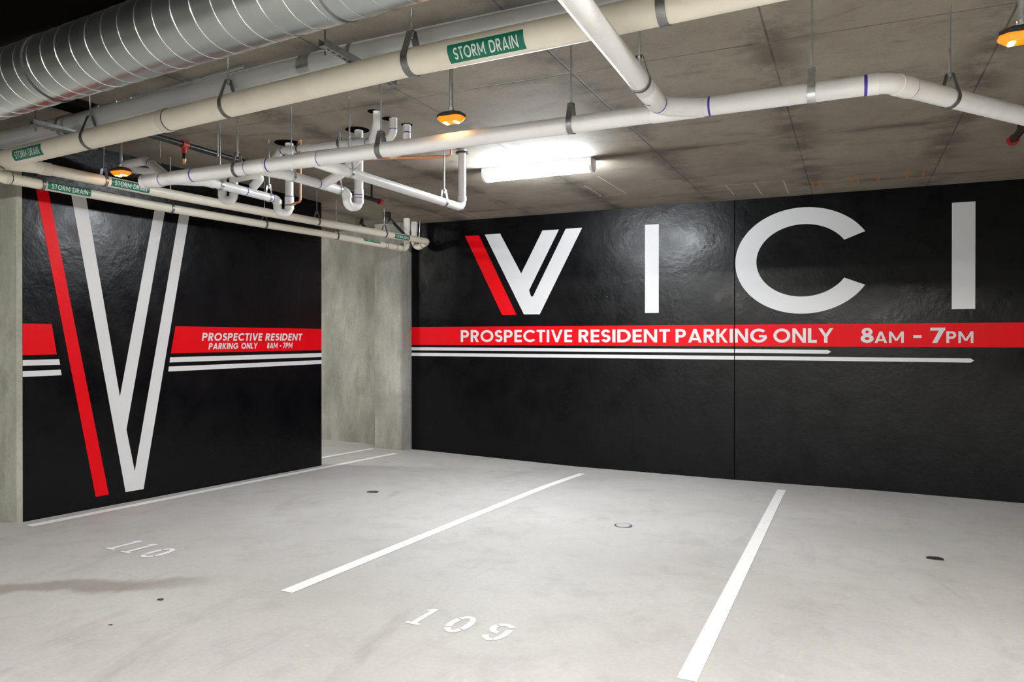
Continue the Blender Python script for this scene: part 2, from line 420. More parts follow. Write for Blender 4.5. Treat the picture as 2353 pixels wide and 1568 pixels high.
wallR_poly('painted_letter', pxR([(1114, 539.5), (1149.2, 536.8), (1197.7, 628.8), (1246.5, 529.7), (1284.5, 527.6), (1215.8, 667.4), (1220.3, 681.7), (1224.7, 681.7), (1300, 526.1), (1337.8, 523.4), (1240.5, 722.5), (1203.9, 722.8)]), M['whitepaint'], 'white double-stroked letter V')
wallR_poly('painted_letter', rect(-2.715, -2.515, .368, 1.637), M['whitepaint'], 'white letter I between V and C')
wallR_poly('painted_letter', rect(1.10, 1.345, .36, 1.66), M['whitepaint'], 'white letter I at the right end')
g = MB(); st = []
N = 72; a0, a1 = 30.0, 330.0
for k in range(N+1):
    tt = k/N
    ao = math.radians(29.2+(330.8-29.2)*tt); ai = math.radians(30.8+(329.2-30.8)*tt)
    st.append([(-.600+.583*math.cos(ai), 1.033+.478*math.sin(ai)), (-.603+.856*math.cos(ao), 1.031+.702*math.sin(ao))])
strips_to(g, [st], lambda x, z, k: (x, YR-.0015, z+EYE))
o = g.build('painted_letter', M['whitepaint'], WALL_R, 'flat_paint'); o['label'] = 'white letter C'
def text_R(words, zb, h, d):
    for txt, xa, xb, hh in words:
        g = MB(); W, st = word(txt); sx = (xb-xa)/W
        strips_to(g, st, lambda x, y, k: (xa+x*sx, YR-d-k*.00002, EYE+zb+y*h*hh))
        o = g.build('painted_lettering', M['whitepaint'], WALL_R, 'flat_paint'); o['label'] = 'white lettering '+txt+' on the red stripe'
RX = lambda px: aY(px, 785, YR).x
text_R([('PROSPECTIVE', RX(1059), RX(1315), 1), ('RESIDENT', RX(1329.5), RX(1539.5), 1), ('PARKING', RX(1552.5), RX(1761), 1), ('ONLY', RX(1777), RX(1914), 1),
        ('8', RX(1977.5), RX(2007.5), 1), ('AM', RX(2009.5), RX(2077), .76), ('-', RX(2098.5), RX(2117.5), 1), ('7', RX(2137.5), RX(2172), 1), ('PM', RX(2174.5), RX(2237), .76)],
       -.055, .19, .003)
# left wall mural
def wallL_poly(name, pts, m, label): return poly_part(name, onL(pts), m, WALL_L, label)
sl = -.30/.29*.19
wallL_poly('painted_letter', pxL([(80.5, 425), (109, 430), (249.7, 1136.7), (219.9, 1142.6)]), M['redpaint'], 'tall red slanting bar')
wallL_poly('painted_letter', pxL([(161, 434), (195.4, 441), (275.3, 912), (357, 470), (381, 474), (290.4, 987.6), (309.4, 1083.4), (414, 479), (437, 483), (329.7, 1124.4), (288.3, 1131.4)]), M['whitepaint'], 'tall white double-stroked letter V')
wallL_poly('red_stripe', [(4.126, -.148), (4.437, -.148), (4.39, .135), (4.126, .135)], M['redpaint'], 'short red stripe left of the red bar')
wallL_poly('red_stripe', [(5.70, -.160), (8.2, -.160), (8.2, .135), (5.76, .135)], M['redpaint'], 'red stripe right of the tall V')
wallL_poly('white_stripe', [(4.126, -.244), (4.468, -.244), (4.459, -.192), (4.126, -.192)], M['whitepaint'], 'upper short white stripe')
wallL_poly('white_stripe', [(4.126, -.343), (4.483, -.343), (4.474, -.291), (4.126, -.291)], M['whitepaint'], 'lower short white stripe')
wallL_poly('white_stripe', [(5.682, -.259), (8.2, -.256), (8.2, -.202), (5.69, -.203)], M['whitepaint'], 'upper long white stripe')
wallL_poly('white_stripe', [(5.667, -.357), (8.2, -.353), (8.2, -.300), (5.673, -.303)], M['whitepaint'], 'lower long white stripe')
LY = lambda px: aX(px, 783, XL).y
for txt, a, b, zb, h in [('PROSPECTIVE', 463, 603, -.026, .093), ('RESIDENT', 609, 694.5, -.026, .093), ('PARKING', 478.5, 547.5, -.125, .073), ('ONLY', 553.5, 591.5, -.125, .073),
                         ('8AM', 612.7, 638, -.125, .073), ('-', 642, 646.5, -.125, .073), ('7PM', 649.5, 672, -.125, .073)]:
    g = MB(); W, st = word(txt, .21, .12); ya, yb = LY(a), LY(b); sx = (yb-ya)/(W+.14)
    strips_to(g, st, lambda x, y, k: (XL+.003+k*.00002, ya+(x+y*.16)*sx, EYE+zb+y*h))
    o = g.build('painted_lettering', M['whitepaint'], WALL_L, 'flat_paint'); o['label'] = 'small white lettering '+txt+' on the red stripe'

# ---------------------------------------------------------------- floor paint
def fl(x, y, d=.003): return (x, y, floor_z(x, y)+d)
def floor_strip(name, xa, ya, xb, yb, w_, m, label, n=30, d=.003):
    g = MB(); a = Vector((xa, ya, 0)); b = Vector((xb, yb, 0)); t = (b-a).normalized(); s_ = Vector((-t.y, t.x, 0))*(w_/2); V = []
    for k in range(n+1):
        p = a.lerp(b, k/n); V += [fl(p.x+s_.x, p.y+s_.y, d), fl(p.x-s_.x, p.y-s_.y, d)]
    g.add(V, [(2*i, 2*i+1, 2*i+3, 2*i+2) for i in range(n)])
    o = g.build(name, m, FLOOR, 'flat_paint'); o['label'] = label
floor_strip('stall_line', -6.525, 4.06, -6.58, 9.83, .105, M['line'], 'white stall line along the foot of the left wall')
floor_strip('stall_line', -7.18, 8.0, -7.21, 10.08, .09, M['line'], 'short white stall line behind the left wall')
floor_strip('stall_line', -3.39, 3.78, -3.44, 9.78, .10, M['line'], 'white stall line between stalls 110 and 109')
floor_strip('stall_line', -.75, 3.70, -.81, 9.87, .10, M['line'], 'white stall line right of stall 109')
def one(w_=.30, h=1):
    return [V_(.17, 0, .17, 1, .13), H_(0, .34, .045, .09), [[(.02, .82), (.02, .90)], [(.12, .88), (.12, 1.0)]]]
def ringseg(cx, cy, rx, ry, gaps, w_, wv):
    out = []
    for a, b in gaps: out.append(A_(cx, cy, rx, ry, a, b, w_, 8, wv))
    return out
zero = lambda cx=.25: ringseg(cx, .5, .19, .43, [(22, 74), (82, 98+0), (106, 158), (202, 254), (262, 278), (286, 338), (-15, 15), (165, 195)][:0]+[(35, 140), (148, 212), (220, 320), (328, 392)], .15, .13)
nine = lambda: [A_(.25, .70, .19, .23, 35, 140, .15, 8, .13), A_(.25, .70, .19, .23, 150, 275, .15, 8, .13), A_(.25, .5, .19, .43, -62, 28, .15, 10, .13), A_(.25, .5, .19, .43, 215, 290, .15, 8, .13)]
def number(chars, origin, step, h, label):
    for i, st in enumerate(chars):
        g = MB(); ox, oy = origin[i]
        strips_to(g, st, lambda x, y, k: fl(ox+x*h*.98, oy+y*h, .0032+k*.00003))
        o = g.build('stall_digit', M['line'], FLOOR, 'flat_paint'); o['label'] = label % ('first', 'second', 'third')[i]
number([one(), one(), zero()], [(-5.335, 3.905), (-5.15, 3.895), (-4.945, 3.87)], 0, .29, '%s digit of the white stencilled stall number 110')
number([one(), zero(), nine()], [(-2.405, 3.685), (-2.175, 3.68), (-1.925, 3.675)], 0, .285, '%s digit of the white stencilled stall number 109')
# chalk and marker lines on the ceiling
def ceil_line(p, q, w_, m, name='chalk_line', n=4):
    a, b = onC(*p), onC(*q); t = (b-a).normalized(); s_ = Vector((-t.y, t.x, 0))*(w_/2); g = MB()
    g.add([a+s_-Vector((0, 0, .002)), b+s_-Vector((0, 0, .002)), b-s_-Vector((0, 0, .002)), a-s_-Vector((0, 0, .002))], [(0, 1, 2, 3)])
    g.build(name, m, CEIL, 'flat_paint')
for p, q in [((1649, 427), (1800, 415)), ((1668, 426), (1687, 448)), ((1732, 420), (1751, 447)), ((1800, 415), (1812, 444)),
             ((1342.7, 425.6), (1382, 450.6)), ((1373.7, 405), (1439, 444.6)), ((1329, 456.6), (1439, 445)), ((965, 482), (1015, 499)), ((1050, 488), (1085, 501)), ((1064, 485), (1104, 500))]:
    ceil_line(p, q, .012, M['chalk'])
for x, y, l in [(1866, 418, 14), (1881, 414, 15), (1951, 405, 18), (1967, 403, 20), (2021, 400, 16), (2088, 387, 22), (2124, 390, 20)]:
    ceil_line((x, y), (x+l*.35*(1 if x < 2000 else -.6), y+l), .02, M['orange'], 'marker_line')

# ================================================================ PIPES
def run(parent, name, pts, r, m, R=None, n=22, cap=True):
    path = fillet(pts, R or r*1.6); g = MB(); g.tube(path, r, n, cap); o = g.build(name, m, parent, True); return o, path
def sleeve(par, path, p0, p1, r, m, k=1.1, axis='x', name='coupling'):
    a, t = seek(path, **{'p'+axis: p0}); b, t2 = seek(path, **{'p'+axis: p1}); g = MB()
    d = (b-a); L = d.length
    if L < .01: b = a+t*.04
    g.tube([a, a.lerp(b, .02), b.lerp(a, .02), b], r*k, 28, True, [r*k-.002, r*k, r*k, r*k-.002]); return g.build(name, m, par, True)
def pring(par, path, p0, r, m=None, k=1.015, w_=.011, axis='x', name='primer_ring'):
    a, t = seek(path, **{'p'+axis: p0}); g = MB(); g.ring(a, t, r*k, w_); return g.build(name, m or M['primer'], par, True)
def hanger(path, px, r, label, m='dsteel', axis='x', rod=True, yoke=.075, bw=.028, group=None, loc=None, rodr=.006, offset=0, rodm='steel'):
    if loc is None: c, t = seek(path, **{'p'+axis: px})
    else: c, t = loc
    t = Vector((t.x, t.y, t.z)); side = t.cross(Vector((0, 0, 1))).normalized(); up = side.cross(t).normalized()
    cz = ceil_z(c.x, c.y); yk = min(yoke, cz-c.z-r-.03); top = c+up*(r+yk)
    th = thing('pipe_hanger', (c.x, c.y, cz), label, 'pipe hanger', group)
    ang = [math.radians(a) for a in range(-215, 36, 10)]; rr = r+.0025
    loop = [(math.cos(a)*rr, math.sin(a)*rr) for a in ang]
    apex = (rr+yk); hwid = min(.018, rr*.5)
    loop = [(-hwid, apex), (-hwid, apex-.004)]+loop+[(hwid, apex-.004), (hwid, apex)]
    V = []
    for i, (x, y) in enumerate(loop):
        l = math.hypot(x, y); ox, oy = x/l*.0035, y/l*.0035
        for (dx, dy) in ((0, 0), (ox, oy)):
            for s_ in (-1, 1): V.append(c+side*(x+dx)+up*(y+dy)+t*(s_*bw/2))
    N_ = len(loop)
    g = MB(); F = []
    for i in range(N_):
        j = (i+1) % N_; a = 4*i; b = 4*j
        F += [(a, a+1, b+1, b), (a+2, b+2, b+3, a+3), (a, b, b+2, a+2), (a+1, a+3, b+3, b+1)]
    g.add(V, F); g.build('strap', M[m], th, True)
    if rod and cz-top.z > .02:
        g = MB(); tt = Vector((top.x, top.y, cz)); g.tube([top-up*.03, tt], rodr, 10); g.build('rod', M[rodm], th, True)
        g = MB(); g.tube([top-Vector((0, 0, .012)), top+Vector((0, 0, .010))], rodr*2.1, 6); g.build('nut', M['steel'], th)
    return th
def label_on(par, path, px, r, width, height, phi=0.0, axis='x', flip=1):
    c, t = seek(path, **{'p'+axis: px}); t = t*flip
    nrm = (Vector((0, 0, EYE))-c); nrm = (nrm-t*nrm.dot(t)).normalized(); up = nrm.cross(t)
    if up.z < 0: up = -up
    def f(s_, h, rr):           # s along pipe, h along circumference
        a = h/r+math.radians(phi); return c+t*s_+nrm*(math.cos(a)*rr)+up*(math.sin(a)*rr)
    g = MB(); n = 10; V = []
    for i in range(n+1):
        h = -height/2+height*i/n; V += [f(-width/2, h, r+.0015), f(width/2, h, r+.0015)]
    g.add(V, [(2*i, 2*i+1, 2*i+3, 2*i+2) for i in range(n)])
    lb = g.build('pipe_label', M['label'], par, 'flat_paint'); lb['label'] = 'green label with white letters reading storm drain'
    W, _ = word('STORM DRAIN', .16, .14); W1, st1 = word('STORM', .16, .14); W2, st2 = word('DRAIN', .16, .14); k1 = width*.84/W; hh = height*.62
    for x0_, st in ((0, st1), (W-W2, st2)):
        g = MB(); strips_to(g, st, lambda x, y, k: f(-width*.42+(x+x0_)*k1, -hh/2+y*hh, r+.0022+k*.00001))
        g.build('lettering', M['labeltext'], lb, 'flat_paint')

# -- storm drain main with its branch along the left wall
R6 = .0755
main_pts = [aY(20, 364, 3.80), aY(525, 243, 3.65), aY(959, 139.5, 3.53), aY(1362, 55, 3.49)]
main_pts = [main_pts[0]+(main_pts[0]-main_pts[1])*.9]+main_pts+[aY(1800, -40, 3.47)]
main_pts.append(Vector((8.9, 3.47, main_pts[-1].z)))
SD = thing('storm_drain_pipe', main_pts[2], 'large cream storm drain pipe crossing under the ceiling, the fattest plastic pipe', 'pipe')
o, MAIN = run(SD, 'main_run', main_pts, R6, M['pvc_cream'], n=36)
for a, b in [(8, 45), (385, 412)]: pass
g1 = sleeve(SD, MAIN, -60, 10, R6, M['cream_fit'], 1.10); pring(SD, MAIN, 11, R6, M['gap'], 1.07, .012, name='joint_seam')
sleeve(SD, MAIN, 374, 391, R6, M['cream_fit'], 1.07); pring(SD, MAIN, 392, R6, M['gap'], 1.04, .012, name='joint_seam')
sleeve(SD, MAIN, 1022, 1046, R6, M['pvc_cream'], 1.02)
label_on(SD, MAIN, 1132, R6, .455, .10, -4); label_on(SD, MAIN, 83, R6, .40, .09, 8)
RB, RA = .049, .0455
b_pts = [aX(100, 387, -6.2), aX(357, 440, -6.2), aX(600, 486, -6.2), aX(741, 512, -6.2), aX(901, 541, -6.2), aX(984, 555.5, -6.2)]
b0 = b_pts[0]+(b_pts[0]-b_pts[1]).normalized()*.10
jn, _ = seek(MAIN, px=-8)
bv = aX(952, 575, -6.5); bt = Vector((bv.x, bv.y, ceil_z(bv.x, bv.y)))
o, BP = run(SD, 'branch_run', [jn+Vector((0, 0, -.02)), b0+Vector((0, -.02, -.01))]+b_pts+[bv, bt], RB, M['pvc_cream'], R=.10, n=26)
sleeve(SD, BP, 92, 113, RB, M['cream_fit'], 1.12); pring(SD, BP, 115, RB, M['gap'], 1.03, .006, name='joint_seam')
label_on(SD, BP, 296, RB, .40, .075, 5); label_on(SD, BP, 920, RB, .40, .072, 0)
for px in (929, 934, 971): pring(SD, BP, px, RB, M['gap'], 1.05, .008, name='joint_seam')
g = MB(); g.tube([bt-Vector((0, 0, .16)), bt-Vector((0, 0, .01))], RB*1.12, 24); g.build('coupling', M['pvc_fit'], SD, True)
# -- lower drain against the left wall
a_pts = [aX(58, 417, -6.4), aX(154, 435, -6.4), aX(357, 473, -6.4), aX(600, 514.5, -6.4), aX(741, 537, -6.4), aX(901, 567, -6.4), aX(935, 573.5, -6.4)]
a0_ = a_pts[0]+(a_pts[0]-a_pts[1])*1.0
at_ = Vector((a_pts[-1].x, a_pts[-1].y, ceil_z(a_pts[-1].x, a_pts[-1].y)))
SA = thing('storm_drain_pipe', a_pts[0], 'lower cream storm drain pipe hung close along the left wall', 'pipe')
o, AP = run(SA, 'pipe_run', [a0_+Vector((-.35, -.1, .0)), a0_]+a_pts+[at_], RA, M['pvc_cream'], R=.10, n=26)
sleeve(SA, AP, 8, 22, RA, M['cream_fit'], 1.12); pring(SA, AP, 23, RA, M['gap'], 1.04, .006, name='joint_seam')
label_on(SA, AP, 154, RA, .40, .072, 5); label_on(SA, AP, 849, RA, .40, .060, 50)
for px in (883, 888, 908, 921): pring(SA, AP, px, RA, M['gap'], 1.05, .008, name='joint_seam')
g = MB(); g.tube([at_-Vector((0, 0, .20)), at_-Vector((0, 0, .01))], RA*1.14, 24); g.build('coupling', M['pvc_fit'], SA, True)

# -- white sanitary pipework (one glued assembly)
R4, R2 = .0535, .039
Y3 = 4.33
p3 = [aY(331, 418, Y3), aY(636, 376.4, Y3), aY(1434, 270, Y3), aY(2040, 189, Y3)]
z3 = lambda x: 1.6+1.3225+(x+4.8)*.004
p3 = [Vector((p.x, Y3, z3(p.x))) for p in p3]
e = aZ(2353, 267, p3[-1].z-EYE); d = (e-p3[-1]); p3.append(p3[-1]+d*1.9)
SP = thing('drain_pipework', p3[1], 'white plastic drain pipework with branches, traps and purple primer rings', 'pipe')
o, P3 = run(SP, 'main_run', p3, R4, M['pvc'], R=.13, n=32)
sleeve(SP, P3, 331, 337, R4, M['pvc_fit'], 1.1, name='end_cap'); sleeve(SP, P3, 339, 371, R4, M['pvc_fit'], 1.09)
for px in (373, 442, 568, 617, 740, 1625, 1990): pring(SP, P3, px, R4, w_=.012 if px != 1990 else .028)
for a, b in [(395, 440), (570, 615), (690, 738), (1603, 1622), (1997, 2020)]: sleeve(SP, P3, a, b, R4, M['pvc_fit'], 1.055, name='wye_fitting' if a < 1000 else 'coupling')
sleeve(SP, P3, 2062, 2083, R4, M['pvc_fit'], 1.08); pring(SP, P3, 2087, R4, w_=.012)
XD = -1.008
dz = z3(XD)
o, PD = run(SP, 'cross_run', [Vector((XD, -.5, dz+.072)), Vector((XD, 4.19, dz-.005)), Vector((XD+.22, Y3, dz))], R4, M['pvc'], R=.16, n=32)
sleeve(SP, PD, 203, 236, R4, M['pvc_fit'], 1.05, axis='y'); pring(SP, PD, 238, R4, w_=.008, axis='y'); pring(SP, PD, 212, R4, M['gap'], 1.05, .01, axis='y', name='joint_seam')
sleeve(SP, P3, 1500, 1598, R4, M['pvc_fit'], 1.06, name='wye_fitting')
def branch(name, pts, r=R2, R=.06, m='pvc', n=18):
    o, path = run(SP, name, pts, r, M[m], R=R, n=n)
    if name == 'branch_run':
        g = MB(); a, b, c = Vector(pts[0]), Vector(pts[1]), Vector(pts[2]); e_ = b+(c-b).normalized()*.10
        g.tube(fillet([a.lerp(b, .12), b, e_], .1), r, 22, True, None) if False else g.tube([a.lerp(b, .15), a.lerp(b, .7), b, e_], r, 22, True, [r*1.3, r*1.25, r*1.16, r*1.13])
        g.build('wye_fitting', M['pvc_fit'], SP, True)
    return o, path
# three runs heading for the back wall, each from a wye under the main
j, _ = seek(P3, px=395); q0 = aX(470, 416, -5.0); q1 = aX(626.8, 456, -5.0)
ce1 = Vector((-4.91, 5.52, ceil_z(-4.91, 5.52))); ce2 = Vector((-4.03, 5.43, ceil_z(-4.03, 5.43)))
def at_same(pxy, ref):          # point seen at pxy at the same depth as ref
    s_, c_ = math.sin(YAW), math.cos(YAW); D = (-s_*ref.x+c_*ref.y); p = ray(*pxy); F = -s_*p.x+c_*p.y
    p = p*(D/F); p.z += EYE; return p
t1 = at_same((659.5, 489), ce1); t1.x, t1.y = ce1.x, ce1.y; t0 = at_same((633, 489), q1)
o, P4 = branch('branch_run', [j, q0, q1, at_same((632, 458), q1)+Vector((0, .03, 0)), t0+Vector((0, .03, 0)), t1, ce1], R=.055)
pring(SP, P4, 563, R2, w_=.010); pring(SP, P4, 623, R2, w_=.010)
j, _ = seek(P3, px=590); q0 = aX(650, 399, -4.1); q1 = aX(782, 437, -4.1); t2 = at_same((822, 475), ce2); t2.x, t2.y = ce2.x, ce2.y
t0 = at_same((794, 475), q1)
o, P5 = branch('branch_run', [j, q0, q1, at_same((794, 441), q1)+Vector((0, .02, 0)), t0+Vector((0, .02, 0)), t2, ce2], R=.055)
pring(SP, P5, 632, R2, w_=.010); pring(SP, P5, 731, R2, w_=.010); pring(SP, P5, 784, R2, w_=.010)
j, _ = seek(P3, px=715); q0 = aX(770, 386, -3.52); q1 = aX(1062, 477.5, -3.52); ce3 = Vector((q1.x, q1.y, ceil_z(q1.x, q1.y)))
o, P6 = branch('branch_run', [j, q0, q1, ce3], r=.038, R=.075)
pring(SP, P6, 1055, .038, w_=.010)
# hubs at the trap ends
for P_, ys in ((P4, ((632, 466), (659, 478))), (P5, ((794, 452), (822, 464)))):
    for px_, py_ in ys:
        best = min((abs(proj(p)[0]-px_)+abs(proj(p)[1]-py_), i) for i, p in enumerate(P_)); p = P_[best[1]]
        g = MB(); g.tube([p-Vector((0, 0, .018)), p+Vector((0, 0, .018))], R2*1.14, 22); g.build('trap_hub', M['pvc_fit'], SP, True)
# couplings on the risers
def vsleeve(p, y0, y1, r, m='pvc_fit', name='coupling', k=1.12):
    a = at_same((proj(p)[0], y0), p); b = at_same((proj(p)[0], y1), p); g = MB(); g.tube([Vector((p.x, p.y, a.z)), Vector((p.x, p.y, b.z))], r*k, 24); g.build(name, M[m], SP, True)
vsleeve(ce1, 452, 476, R2); vsleeve(ce1, 452, 453.5, R2, 'primer', 'primer_ring', 1.15); vsleeve(ce1, 472, 474, R2, 'primer', 'primer_ring', 1.15)
vsleeve(ce2, 436, 462, R2); vsleeve(ce2, 448, 450, R2, 'primer', 'primer_ring', 1.15); vsleeve(ce2, 455, 456, R2, 'primer', 'primer_ring', 1.15)
vsleeve(ce3, 452, 462, R2); vsleeve(ce3, 350, 353, R2, 'gap', 'ceiling_flange', 1.7)
# parallel short run, its trap and the 45 degree link
c0 = aY(537, 411, 5.05); c1 = aY(603, 397, 5.05); c2 = aX(582, 430, -5.0)
branch('link_run', [c0, c1+Vector((.03, 0, 0)), c2], R=.05)
tr = at_same((537, 461), c0); tr.x, tr.y = c0.x, c0.y; tl = at_same((511, 461), c0); tu = at_same((511, 408), c0); tu.x, tu.y = tl.x, tl.y
o, T0 = branch('trap', [c0, tr, tl, tu], R=.05)
vsleeve(c0, 442, 444.5, R2, 'primer', 'primer_ring', 1.05)
branch('link_run', [aX(738, 426, -4.1), aY(783, 400, 5.0), aY(820, 366, 5.0), aY(824, 345, 5.0)], R=.05)
# upper vent run under the slab
vn = [aY(626, 372, 5.5), aY(645, 347, 5.5), Vector((ce2.x, ce2.y, EYE+1.795)), Vector((-3.78, 5.28, EYE+1.77)), Vector((-3.55, 5.03, EYE+1.775)), Vector((-3.55, 5.03, ceil_z(-3.55, 5.03)))]
vn[4].z = EYE+1.77; vn[3].z = EYE+1.70; vn[2].z = EYE+1.77; 
o, VR = branch('vent_run', vn, r=.034, R=.06)
for px in (650, 802, 846): pring(SP, VR, px, .034, w_=.012)
sleeve(SP, VR, 805, 843, .034, M['pvc_fit'], 1.12, name='tee_fitting')
a = Vector((-3.54, 5.25, ceil_z(-3.54, 5.25))); branch('vent_drop', [a, a-Vector((0, 0, .13)), Vector((-3.86, 5.42, EYE+1.62))], r=.034)
pring(SP, [a, a-Vector((0, 0, .12))], 297, .034, w_=.006, axis='y')
a = Vector((-3.54, 5.46, ceil_z(-3.54, 5.46))); branch('vent_drop', [a, a-Vector((0, 0, .22)), Vector((-3.72, 5.48, EYE+1.63))], r=.034)
pring(SP, [a, a-Vector((0, 0, .14))], 305, .034, w_=.008, axis='y')
# elbow group at the capped end of the main
l0 = aY(286, 379, 4.86); l1 = aY(335, 369.5, 4.86); l2 = aY(351, 379, 4.80); l3, _ = seek(P3, px=385)
o, LN = branch('link_run', [l0, l1, l2, l3], r=.040, R=.05)
pring(SP, LN, 287, .040, w_=.010); pring(SP, LN, 346, .040, w_=.018)
branch('link_run', [aY(283, 384, 4.9), aY(305, 390, 4.9), aY(370, 398, 4.9)], r=.034, R=.05)

# core holes in the slab
for i, (x, y, r_) in enumerate([(-4.91, 5.50, .125), (-4.03, 5.41, .105), (-3.57, 5.02, .055), (-3.58, 5.24, .055), (-3.54, 5.46, .05)]):
    g = MB(); g.tube([(x, y, ceil_z(x, y)-.003), (x, y, ceil_z(x, y)+.02)], r_, 36); g.build('core_hole', M['void'], CEIL)

# -- galvanised pipe, conduit and struts
gp = [(-9.5, 3.90, 1.67), (-6.35, 3.90, 1.690), (-2.9, 3.74, 1.745), (-.9, 3.72, 1.748), (8.9, 3.70, 1.725)]
gp = [Vector((x, y, EYE+z)) for x, y, z in gp]
GP = thing('galvanised_pipe', gp[1], 'grey galvanised duct pipe running just above the large cream pipe', 'pipe')
o, GPp = run(GP, 'pipe_run', gp, .085, M['galv'], n=36)
for px, w_ in ((160, .03), (712, .10), (8, .05)):
    c, t = seek(GPp, px=px); g = MB(); g.ring(c, t, .087, w_); g.build('joint_band', M['steel'], GP, True)
cp = [aZ(-200, 362, 1.79), aZ(0, 309, 1.812), aZ(173, 260.5, 1.816), aZ(300, 226, 1.82), aZ(560, 153, 1.828)]
CN = thing('conduit', cp[1], 'thin shiny steel conduit beside the galvanised duct pipe', 'conduit')
o, CNp = run(CN, 'tube', cp, .011, M['steel'], n=12)
for px in (30, 226, 268, 300): c, t = seek(CNp, px=px); g = MB(); g.ring(c, t, .016, .045, n=14); g.build('conduit_coupling', M['steel'], CN, True)
def strut(X, y0, y1, z, label, near_rod=True):
    th = thing('strut_channel', (X, y0, EYE+z), label, 'bracket'); h = .0205; k = .004
    pf = [(-h, h), (-h, -h), (h, -h), (h, h), (h-k, h), (h-k, -h+k), (-h+k, -h+k), (-h+k, h)]
    g = MB(); v = [(X+a, y, EYE+z+b) for y in (y0, y1) for a, b in pf]; nn = 8
    F = [(i, (i+1) % nn, (i+1) % nn+nn, i+nn) for i in range(nn)]+[(0, 1, 6, 7), (1, 2, 5, 6), (2, 3, 4, 5), (8, 15, 14, 9), (9, 14, 13, 10), (10, 13, 12, 11)]
    g.add(v, F); g.build('channel', M['strut'], th)
    for i in range(int((y1-y0-.05)/.05)):
        g = MB(); g.box(X-.007, X+.007, y0+.04+i*.05, y0+.068+i*.05, EYE+z-h-.0008, EYE+z-h+.001); g.build('slot', M['gap'], th)
    for y in (y0+.03, y1-.03):
        g = MB(); g.tube([(X, y, EYE+z-.06), (X, y, ceil_z(X, y))], .0055, 10); g.build('rod', M['dsteel'], th, True)
        g = MB(); g.tube([(X, y, EYE+z-.036), (X, y, EYE+z-.022)], .013, 6); g.build('nut', M['steel'], th)
    return th
s1 = strut(-2.67, 3.26, 3.97, 1.640, 'steel strut channel above the large cream pipe, nearest the white label side')
s2 = strut(-5.46, 3.42, 4.0, 1.588, 'dark strut channel at the far left end of the galvanised duct pipe')
for s_, px in ((s1, 820), (s2, 155)):
    X = s_.location.x; c, t = seek(GPp, px=px); g = MB(); g.ring(c, t, .089, .03); g.build('pipe_strap', M['strut'], s_, True)
g = MB(); g.box(-5.67, -5.46, 2.95, 3.96, EYE+1.805, ceil_z(-5.5, 3.5)+.0)  # near-black box; its colour stands for shade in the ceiling
tag(g.build('shaded_recess', M['void']), 'near-black box standing for the shade of a plate fixed to ceiling beside the spiral duct', 'recess')

# -- spiral duct
sd = [Vector((-9.6, 3.20, EYE+1.56)), Vector((-1.67, 2.61, EYE+1.607)), Vector((8.9, 1.80, EYE+1.612))]
RD = .190
DU = thing('spiral_duct', sd[1], 'large round galvanised spiral air duct across the upper left', 'duct')
o, DUp = run(DU, 'duct_run', sd, RD, M['duct'], n=64)
ax = (sd[1]-sd[0]); L1 = ax.length; ax.normalize(); u_ = Vector((0, 0, 1)); u_ = (u_-ax*u_.dot(ax)).normalized(); v_ = ax.cross(u_)
pitch = .138; tot = int(18.4/pitch); H = []
for k in range(tot*30):
    s_ = k/30*pitch; base = sd[0]+ax*s_
    if s_ > L1: base = sd[1]+(sd[2]-sd[1]).normalized()*(s_-L1)
    a = 2*PI*k/30; H.append(base+u_*(math.cos(a)*(RD+.0005))+v_*(math.sin(a)*(RD+.0005)))
g = MB(); g.tube(H, .003, 6); g.build('spiral_seam', M['duct'], DU, True)
for px in (118, 775):
    c, t = seek(DUp, px=px); g = MB(); g.ring(c, t, RD+.004, .012, n=64); g.build('joint_band', M['gap'] if px < 500 else M['dsteel'], DU, True)
g = MB(); c, t = seek(DUp, px=300)

# -- black fire pipes
bp0 = Vector((-5.30, 4.12, EYE+1.695)); bp1 = aX(873, 463.5, -5.30)
FP = thing('fire_pipe', bp0, 'black iron sprinkler pipe above the white drain pipework', 'pipe')
o, FPp = run(FP, 'pipe_run', [bp0, bp1], .026, M['blackpipe'], n=20)
c, t = seek(FPp, px=872); g = MB(); g.ring(c, t, .038, .05); g.build('end_coupling', M['redfit'], FP, True)
c, t = seek(FPp, px=850); g = MB(); g.tube([c, Vector((c.x, c.y, ceil_z(c.x, c.y)))], .012, 10); g.build('hanger_stub', M['blackpipe'], FP, True)
c, t = seek(FPp, px=420)
g = MB(); g.ring(c, t, .034, .06); g.tube([c, c-Vector((0, 0, .075))], .022, 16); g.build('tee_fitting', M['redfit'], FP, True)
g = MB(); g.tube([c-Vector((0, 0, .07)), c-Vector((0, 0, .125))], .016, 14); g.build('nipple', M['blackpipe'], FP, True)
g = MB(); q = c-Vector((0, 0, .125)); g.tube([q, q-Vector((0, 0, .012)), q-Vector((0, 0, .035)), q-Vector((0, 0, .04))], .015, 14, True, [.017, .017, .009, .02]); g.build('sprinkler_head', M['brass'], FP, True)
c, t = seek(FPp, px=566)
g = MB()
for s_ in (-.045, .045):
    g = MB(); g.tube([c+Vector((s_, 0, -.02)), c+Vector((s_, 0, .035))], .014, 8); g.build('clamp_bolt', M['steel'], FP, True)
g = MB(); g.ring(c, t, .032, .045); g.build('clamp', M['dsteel'], FP, True)
r0 = aD(2328, 322, 6.48); r1 = Vector((r0.x, r0.y-3.2, r0.z))
FR = thing('fire_pipe', r0, 'black pipe with red end at the right edge below the white pipe', 'pipe')
run(FR, 'pipe_run', [r0, r1], .03, M['blackpipe'], n=20)
